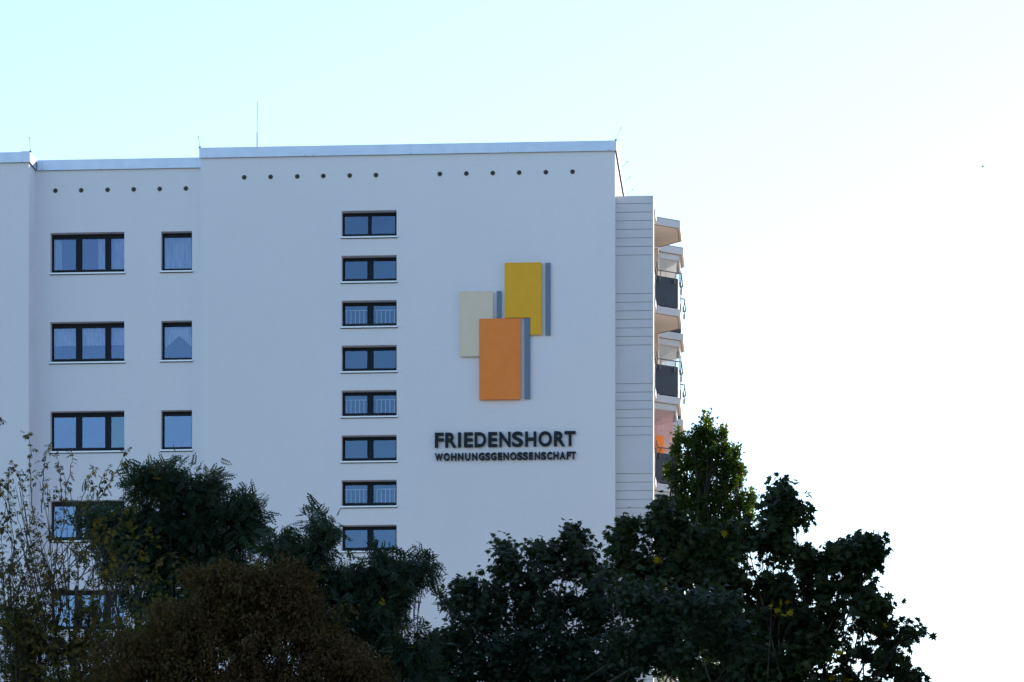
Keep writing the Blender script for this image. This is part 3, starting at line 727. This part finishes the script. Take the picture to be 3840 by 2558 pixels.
def tree(name, label, Y, lobes, kind, mat, size, dens, seed, base_px, crown_w, droop=.5, spray=.22, up=.0, per=14, thick=1.0,
         twigs=(), lower=True, shell=.55, trunk_r=.22, yellow=None, cat='tree', depth=1.0, twig_r=.0045, twigs_keep=.35, uprnd=.8, rag=.06):
    """lobes: (cx, cy, rx, ry[, density]) in silhouette pixels; each becomes an ellipsoid of foliage clusters around branch ends"""
    rng = np.random.default_rng(seed)
    base = at(base_px * K, 4300, Y); base.z = 0
    T = thing(name, label, cat, tuple(base))
    s = Y / FPX * K                                   # metres per silhouette pixel
    cl = []; wood = MB(); hub = []
    allL = []
    for lo in lobes:
        cx, cy, rx, ry = lo[:4]; d = lo[4] if len(lo) > 4 else 1.0; off = lo[5] if len(lo) > 5 else 0.
        c = at(cx * K, cy * K, Y); c.y += off
        allL.append((np.array(c), rx * s, ry * s, d))
    ztop = max(a[0][2] for a in allL); zc = np.mean([a[0][2] for a in allL])
    xc = np.mean([a[0][0] for a in allL])
    # lower part of the crown, below the frame
    if lower:
        zlow = min(a[0][2] - a[2] for a in allL)
        for t in range(5):
            a_ = t * 1.2566
            allL.append((np.array((xc + .45 * crown_w * math.cos(a_), Y + .45 * crown_w * math.sin(a_), zlow - 1.6)), crown_w * .34, 1.2, .35))
    # trunk and limbs
    fork = np.array((base.x * .4 + xc * .6, Y, max(2.2, zc * .35)))
    tr = [Vector(base), Vector(base).lerp(Vector(fork), .5) + Vector((.1, .05, 0)), Vector(fork)]
    topc = Vector((xc, Y, zc)); tr += [Vector(fork).lerp(topc, .5), topc]
    wood.tube(tr, [trunk_r * 1.25, trunk_r, trunk_r * .7, trunk_r * .3, trunk_r * .12], 9)
    for (c, rx, rz, d) in allL:
        ry = depth * max(.6, .5 * (rx + rz)); pad = .55 * (spray * .6 + size * .6)
        rx, rz = max(.3 * rx, rx - pad), max(.3 * rz, rz - pad)
        c = c + np.array((0, rng.uniform(-.25, .25) * ry, 0))
        cv = Vector(c); k = rng.uniform(.25, .8)
        st = Vector(fork).lerp(topc, k)
        if st.z > cv.z - .3: st = Vector(fork).lerp(topc, max(0, min(1, (cv.z - 1.5 - fork[2]) / max(.1, topc.z - fork[2]))))
        ln_ = (cv - st).length * .14; mid = st.lerp(cv, .5) + Vector((rng.uniform(-1, 1) * ln_, rng.uniform(-1, 1) * ln_, -.12 * (cv - st).length * .6))
        lr = trunk_r * (.07 + .06 * min(1.5, rx))
        wood.tube([st, st.lerp(mid, .5), mid, mid.lerp(cv, .55), cv], [lr, lr * .85, lr * .7, lr * .5, lr * .3], 6)
        vol = rx * ry * rz
        n = max(int(14 * min(1, d)), 3, int(dens * d * (rx * rz + rx * ry + ry * rz) / 3 * 4 * 2.3))
        dirs = unit(rng, n); rad = rng.random(n) ** (1 / 3) * (1 - shell) + shell * rng.uniform(.8, 1.05, n)
        rad = np.where(rng.random(n) < .3, rng.random(n) ** .5 * .8, rad); rad = np.where(rng.random(n) < rag, rad * rng.uniform(1.05, 1.35, n), rad)
        pts = c + dirs * rad[:, None] * np.array((rx, ry, rz))
        lt = rng.random()
        for q, dd in zip(pts, dirs): cl.append((q, dd, lt))
        # twigs: from limb to cluster
        for q in pts:
            if rng.random() > twigs_keep and (q[2] - c[2]) ** 2 / rz ** 2 + (q[0] - c[0]) ** 2 / rx ** 2 < .95: continue
            qv = Vector(q); a = mid.lerp(cv, rng.uniform(.3, 1.0)); h = a.lerp(qv, .5) + Vector((rng.uniform(-.06, .06), rng.uniform(-.06, .06), rng.uniform(-.10, .06)))
            wood.tube([a, h, qv], [twig_r * 2.2, twig_r * 1.5, twig_r * .8], 3, 1)
    Q = np.array([c[0] for c in cl]); D = np.array([c[1] for c in cl])
    n = len(Q)
    # leaves in each cluster sit round a short shoot that points outward
    shoot = D * np.array((1, 1, .8)) + np.array((0, 0, up)) + rng.normal(size=(n, 3)) * .35
    shoot /= np.linalg.norm(shoot, axis=1, keepdims=True)
    cnt = rng.poisson(per, n) + 3
    idx = np.repeat(np.arange(n), cnt); m = len(idx)
    t = rng.random(m)
    P = Q[idx] + shoot[idx] * (t * spray * 1.6 - spray * .6)[:, None] + rng.normal(size=(m, 3)) * spray * .30
    FW = unit(rng, m) + shoot[idx] * .7 + np.array((0, 0, -droop))
    UPv = rng.normal(size=(m, 3)) * uprnd + np.array((0, 0, 1.0)) + D[idx] * .35
    S = size * rng.uniform(.65, 1.15, m)
    cv_ = rng.random(n)                                    # clusters differ a little in tone
    lt_ = np.array([c[2] for c in cl]); val = np.clip(.45 * rng.random(m) + .3 * cv_[idx] + .25 * lt_[idx], 0, .965)
    if yellow:
        fr_, clus = yellow
        yc = rng.random(n) < clus; yl_ = (rng.random(m) < fr_) | (yc[idx] & (rng.random(m) < .5))
        val = np.where(yl_, rng.uniform(.985, 1.0, m), val)
    # single long shoots
    TP, TF = [], []
    for ti, tw in enumerate(twigs):
        lp = .75 if ti < 16 else .33
        pts = [at(x * K, y * K, Y + o) for x, y, o in [(q[0], q[1], q[2] if len(q) > 2 else 0) for q in tw]]
        sm = []
        for i in range(len(pts) - 1):
            for j in range(4): sm.append(pts[i].lerp(pts[i + 1], j / 4) + Vector((rng.normal(), rng.normal(), rng.normal())) * .008)
        sm.append(pts[-1]); rr = np.linspace(.009, .0035, len(sm))
        wood.tube(sm, list(rr), 4, 1)
        for i in range(2, len(sm)):
            if rng.random() > lp + .15: continue
            for _ in range(1 if rng.random() < .75 else 2):
                TP.append(np.array(sm[i])); TF.append(unit(rng, 1)[0] * .7 + np.array((0, 0, -.5)))
        for _ in range(4): TP.append(np.array(sm[-1])); TF.append(unit(rng, 1)[0] + np.array((0, 0, .1)))
    if TP:
        k_ = len(TP); P = np.vstack([P, TP]); FW = np.vstack([FW, TF]); UPv = np.vstack([UPv, rng.normal(size=(k_, 3)) * .5 + (0, 0, 1)])
        S = np.concatenate([S, size * rng.uniform(.7, 1.1, k_)]); val = np.concatenate([val, rng.uniform(.1, .95, k_)])
    leaves('crown', kind, P, FW, UPv, S, val, mat, T)
    o = wood.build('trunk', ['bark', 'twig'], T, True); o.matrix_parent_inverse = Matrix.Translation(-Vector(T.location))
    return T, m

cnts = {}
rf_ = random.Random(8); FAN = []
for i in range(46):
    x0, y0 = rf_.uniform(-40, 230), rf_.uniform(1300, 1500)
    a_ = rf_.uniform(-.35, .95) if rf_.random() < .8 else rf_.uniform(-.9, 0); ln = rf_.uniform(110, 230); pts_ = [(x0, y0)]
    for t_ in range(3):
        a_ += rf_.uniform(-.22, .12); x0 += math.sin(a_) * ln / 3; y0 -= math.cos(a_) * ln / 3
        pts_.append((x0, max(y0, 1075 + abs(x0 - 130) * .5), rf_.uniform(-.4, .4)))
    FAN.append(pts_)
cnts['elder'] = tree('box_elder_tree', 'sparse twiggy tree with yellowing leaves at the left edge, in front of the recessed wall', 55,
    [(215, 1390, 60, 30, 1.6), (330, 1440, 60, 40, 1.6), (380, 1480, 50, 40, 1.2), (150, 1560, 160, 50, 4.00), (60, 1470, 90, 50, 3.00), (45, 1120, 30, 22, 0.04), (110, 1120, 32, 22, 0.09), (150, 1180, 50, 30, 0.07), (25, 1180, 30, 30, 0.09), (40, 1220, 50, 40, 0.21), (95, 1230, 50, 35, 0.23), (180, 1260, 50, 35, 0.15), (30, 1300, 60, 55, 1.82),
     (120, 1330, 70, 50, 1.52), (230, 1230, 50, 35, 0.10), (260, 1330, 60, 40, 0.68), (200, 1400, 80, 45, 1.67), (50, 1420, 80, 70, 8.36), (310, 1250, 40, 40, 0.15), (340, 1330, 50, 50, 0.68),
     (150, 1480, 110, 60, 5.72), (40, 1530, 90, 60, 5.72), (270, 1470, 80, 50, 2.86), (240, 1550, 110, 45, 5.28), (380, 1390, 50, 50, 0.76)],
    'elder', 'l_elder', .112, 10, 3, 90, 4, twigs_keep=.8, twig_r=.0045, droop=.8, spray=.26, per=4.5, up=.6, trunk_r=.16, shell=.3,
    twigs=[[(75, 1200), (70, 1120), (72, 1040), (62, 995)], [(95, 1180), (100, 1110), (102, 1060), (112, 1023)], [(20, 1180), (18, 1110), (25, 1072)],
           [(160, 1200), (150, 1130), (163, 1080), (167, 1043)], [(150, 1190), (140, 1120), (138, 1075), (130, 1050)], [(165, 1210), (185, 1150), (205, 1100), (218, 1078)],
           [(210, 1180), (240, 1130), (262, 1090), (290, 1037)], [(225, 1150), (232, 1105), (250, 1078)], [(120, 1300), (170, 1240), (220, 1190), (262, 1170)],
           [(60, 1300), (62, 1200), (52, 1130), (38, 1085)], [(180, 1330), (240, 1290), (300, 1240), (345, 1225)], [(-30, 1060), (-15, 1000), (3, 962)], [(30, 1200), (5, 1140), (-5, 1100)],
           [(160, 1300), (215, 1250), (250, 1215), (285, 1200)], [(130, 1260), (150, 1200), (185, 1165), (200, 1150)], [(220, 1350), (290, 1310), (340, 1300), (400, 1270)]] + FAN)
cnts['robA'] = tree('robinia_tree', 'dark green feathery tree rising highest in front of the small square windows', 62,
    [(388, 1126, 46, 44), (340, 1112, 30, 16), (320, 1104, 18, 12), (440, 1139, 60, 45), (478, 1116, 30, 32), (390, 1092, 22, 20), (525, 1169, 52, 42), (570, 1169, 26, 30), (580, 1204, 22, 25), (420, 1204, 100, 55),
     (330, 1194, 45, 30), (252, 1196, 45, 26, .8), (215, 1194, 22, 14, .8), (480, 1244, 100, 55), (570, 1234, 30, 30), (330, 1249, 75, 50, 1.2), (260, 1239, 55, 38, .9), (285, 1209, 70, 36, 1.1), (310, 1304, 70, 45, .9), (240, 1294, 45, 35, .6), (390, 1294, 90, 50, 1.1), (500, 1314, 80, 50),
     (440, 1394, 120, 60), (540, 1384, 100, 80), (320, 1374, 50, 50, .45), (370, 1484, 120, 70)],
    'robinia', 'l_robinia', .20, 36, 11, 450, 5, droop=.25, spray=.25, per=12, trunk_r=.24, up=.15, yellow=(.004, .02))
cnts['robB'] = tree('robinia_tree', 'dark green feathery tree below the column of narrow windows', 58,
    [(738, 1218, 28, 24), (745, 1245, 24, 35), (725, 1275, 40, 45), (660, 1240, 32, 26), (640, 1265, 30, 35), (690, 1310, 60, 50), (795, 1335, 48, 26), (880, 1318, 28, 22), (878, 1292, 14, 10), (835, 1340, 70, 40),
     (900, 1330, 45, 40), (930, 1322, 32, 28), (965, 1303, 20, 14), (915, 1365, 30, 25, .8), (770, 1370, 100, 50), (870, 1400, 70, 40), (910, 1375, 35, 25, .7), (800, 1440, 120, 50), (890, 1470, 55, 45, .8), (930, 1500, 50, 45, .8),
     (975, 1480, 30, 25, .6), (870, 1530, 120, 50), (965, 1550, 50, 40)],
    'robinia', 'l_robinia', .19, 36, 12, 790, 5, droop=.25, spray=.24, per=12, trunk_r=.22, up=.15, yellow=(.003, .01),
    twigs=[[(1045, 1440), (1030, 1400), (1010, 1360), (992, 1332)], [(1030, 1400), (1015, 1385), (1008, 1368)], [(1020, 1480), (985, 1450), (960, 1440), (935, 1432)]])
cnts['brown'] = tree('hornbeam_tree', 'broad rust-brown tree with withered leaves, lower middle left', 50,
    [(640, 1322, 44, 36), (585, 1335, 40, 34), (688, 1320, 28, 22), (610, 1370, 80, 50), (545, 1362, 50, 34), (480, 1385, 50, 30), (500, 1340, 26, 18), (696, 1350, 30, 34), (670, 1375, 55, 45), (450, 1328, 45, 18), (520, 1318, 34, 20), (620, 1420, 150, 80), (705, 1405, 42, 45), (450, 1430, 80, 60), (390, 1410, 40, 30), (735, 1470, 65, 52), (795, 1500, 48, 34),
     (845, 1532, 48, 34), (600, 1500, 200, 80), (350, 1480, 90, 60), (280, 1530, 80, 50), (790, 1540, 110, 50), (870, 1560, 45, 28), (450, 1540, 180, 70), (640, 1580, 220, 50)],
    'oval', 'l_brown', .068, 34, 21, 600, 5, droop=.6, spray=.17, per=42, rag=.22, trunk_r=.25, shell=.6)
cnts['mid'] = tree('field_maple_tree', 'dark lobed-leaf tree right of the narrow windows, below the sign letters', 64,
    [(1165, 1262, 22, 24), (1168, 1290, 28, 25), (1160, 1310, 45, 28), (1235, 1262, 24, 14), (1260, 1278, 48, 26), (1320, 1232, 16, 20), (1310, 1260, 34, 26), (1345, 1280, 28, 24), (1320, 1310, 60, 30), (1240, 1320, 70, 30), (1390, 1318, 22, 18),
     (1375, 1345, 38, 28), (1080, 1345, 40, 22), (1110, 1365, 55, 35), (1050, 1385, 24, 25), (1100, 1420, 70, 50), (1220, 1390, 130, 60), (1350, 1400, 80, 55), (1045, 1455, 40, 40), (1200, 1480, 170, 70), (1020, 1490, 45, 50), (1000, 1540, 55, 40), (1120, 1540, 120, 60), (1380, 1500, 140, 80),
     (1480, 1420, 60, 50, 1, -3), (1540, 1450, 80, 50, 1, -3), (1640, 1460, 80, 45, 1, -3), (1560, 1530, 160, 60, 1, -3), (1710, 1530, 60, 50, 1, -3), (1320, 1560, 200, 50)],
    'maple', 'l_mid', .112, 22, 31, 1200, 6.5, uprnd=.45, droop=.75, spray=.22, per=13, trunk_r=.26, yellow=(.0015, 0.))
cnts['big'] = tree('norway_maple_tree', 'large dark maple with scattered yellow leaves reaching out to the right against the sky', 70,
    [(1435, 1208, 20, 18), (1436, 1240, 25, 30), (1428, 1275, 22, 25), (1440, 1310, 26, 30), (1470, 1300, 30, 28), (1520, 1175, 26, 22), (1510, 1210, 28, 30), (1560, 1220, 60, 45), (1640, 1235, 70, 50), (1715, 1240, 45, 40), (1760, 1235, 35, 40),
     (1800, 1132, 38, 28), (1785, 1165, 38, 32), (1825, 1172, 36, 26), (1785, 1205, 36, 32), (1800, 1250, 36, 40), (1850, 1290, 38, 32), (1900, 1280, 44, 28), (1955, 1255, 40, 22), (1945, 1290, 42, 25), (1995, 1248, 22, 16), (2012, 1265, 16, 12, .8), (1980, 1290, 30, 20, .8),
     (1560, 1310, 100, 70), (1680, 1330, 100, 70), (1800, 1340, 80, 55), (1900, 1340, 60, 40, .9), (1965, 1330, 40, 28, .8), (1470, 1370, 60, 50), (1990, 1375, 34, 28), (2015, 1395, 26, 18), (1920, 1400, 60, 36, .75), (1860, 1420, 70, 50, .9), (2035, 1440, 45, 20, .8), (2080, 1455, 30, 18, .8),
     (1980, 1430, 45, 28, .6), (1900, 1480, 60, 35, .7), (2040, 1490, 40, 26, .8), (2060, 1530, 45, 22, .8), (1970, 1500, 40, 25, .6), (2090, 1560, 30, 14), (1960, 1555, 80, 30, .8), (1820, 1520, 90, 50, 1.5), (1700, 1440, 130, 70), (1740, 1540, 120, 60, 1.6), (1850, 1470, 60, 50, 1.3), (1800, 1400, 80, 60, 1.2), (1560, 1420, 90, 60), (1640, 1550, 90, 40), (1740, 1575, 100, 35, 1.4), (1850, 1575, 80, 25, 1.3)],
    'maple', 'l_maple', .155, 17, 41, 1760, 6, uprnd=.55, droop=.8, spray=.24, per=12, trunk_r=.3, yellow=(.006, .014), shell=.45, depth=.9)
cnts['poplar'] = tree('poplar_tree', 'tall narrow poplar with sunlit yellow-green leaf edges beside the balconies', 108,
    [(1624, 968, 9, 14), (1622, 995, 18, 20), (1605, 1000, 8, 14), (1640, 1010, 16, 22), (1662, 1000, 9, 18), (1580, 1012, 10, 18), (1600, 1030, 25, 25), (1635, 1040, 30, 30), (1672, 1040, 14, 24), (1558, 1010, 7, 16), (1552, 1040, 14, 20),
     (1580, 1065, 30, 30), (1620, 1075, 35, 35), (1665, 1080, 26, 34), (1692, 1050, 7, 18), (1690, 1080, 14, 25), (1538, 1085, 12, 22), (1560, 1110, 24, 30), (1600, 1120, 35, 35), (1650, 1130, 38, 35), (1692, 1110, 16, 28), (1703, 1082, 8, 14),
     (1570, 1160, 28, 34), (1620, 1170, 40, 40), (1675, 1170, 26, 35), (1705, 1150, 10, 25), (1728, 1150, 7, 24), (1722, 1180, 14, 26), (1535, 1175, 22, 24, .8), (1515, 1170, 12, 16, .8), (1600, 1220, 60, 40), (1670, 1220, 50, 40), (1620, 1280, 90, 50)],
    'poplar', 'l_poplar', .098, 38, 51, 1630, 3, droop=.3, spray=.17, per=18, trunk_r=.2, up=1.2, shell=.4, twig_r=.008)
print('leaf units', {k: v[1] for k, v in cnts.items()})

# ------------------------------------------------------------------ unseen block added beyond the right edge to shade the trees
shade_block = thing('apartment_building', 'plain unseen block with windows, added on the right to shade the trees', 'building', (19, 84, 0))
m = MB(); hh = 33
m.box(11.5, 26, 56, 110, 0, hh)
M['blocker'] = noisy(new_mat('blocker_grey', (.25, .2, .16), .9), (.40, .38, .36), (.46, .44, .42), .8)  # grey of the added block, tuned for its bounce onto the gable
o = m.build('wall', 'blocker', shade_block); o.matrix_parent_inverse = Matrix.Translation(-Vector(shade_block.location))
m = MB(); m.box(11.3, 26.2, 55.8, 110.2, hh + .002, hh + .3)
o = m.build('roof', 'coping', shade_block); o.matrix_parent_inverse = Matrix.Translation(-Vector(shade_block.location))
wm = MB(); wm.box(0, .02, -.7, .7, -.6, .6, 0); wm.box(-.015, -.001, -.62, -.03, -.52, .52, 1); wm.box(-.015, -.001, .03, .62, -.52, .52, 1); wme = wm.mesh('window', ['frame', 'slate'])
for i in range(9):
    for j in range(9):
        o = link(bpy.data.objects.new('window', wme), shade_block); o.matrix_parent_inverse = Matrix.Translation(-Vector(shade_block.location))
        o.location = (11.478, 60 + i * 5.7, 3 + j * 3.3)

# ------------------------------------------------------------------ a distant bird
c = at(3685, 625, 420)
m = MB(); m.tube([c + Vector((-.16, 0, 0)), c + Vector((-.08, 0, .01)), c + Vector((.04, 0, .01)), c + Vector((.13, 0, .015)), c + Vector((.17, 0, .01))], [.01, .045, .05, .03, .006], 7)
for s_ in (-1, 1):
    m.quad([c + Vector((-.07, 0, .03)), c + Vector((.06, 0, .03)), c + Vector((.03, s_ * .2, .06)), c + Vector((-.08, s_ * .4, .02)), c + Vector((-.10, s_ * .2, .05))])
M['bird'] = new_mat('bird', (.08, .08, .09), .8)
tag(m.build('bird', 'bird'), 'tiny dark bird far off in the pale sky at the right', 'bird')
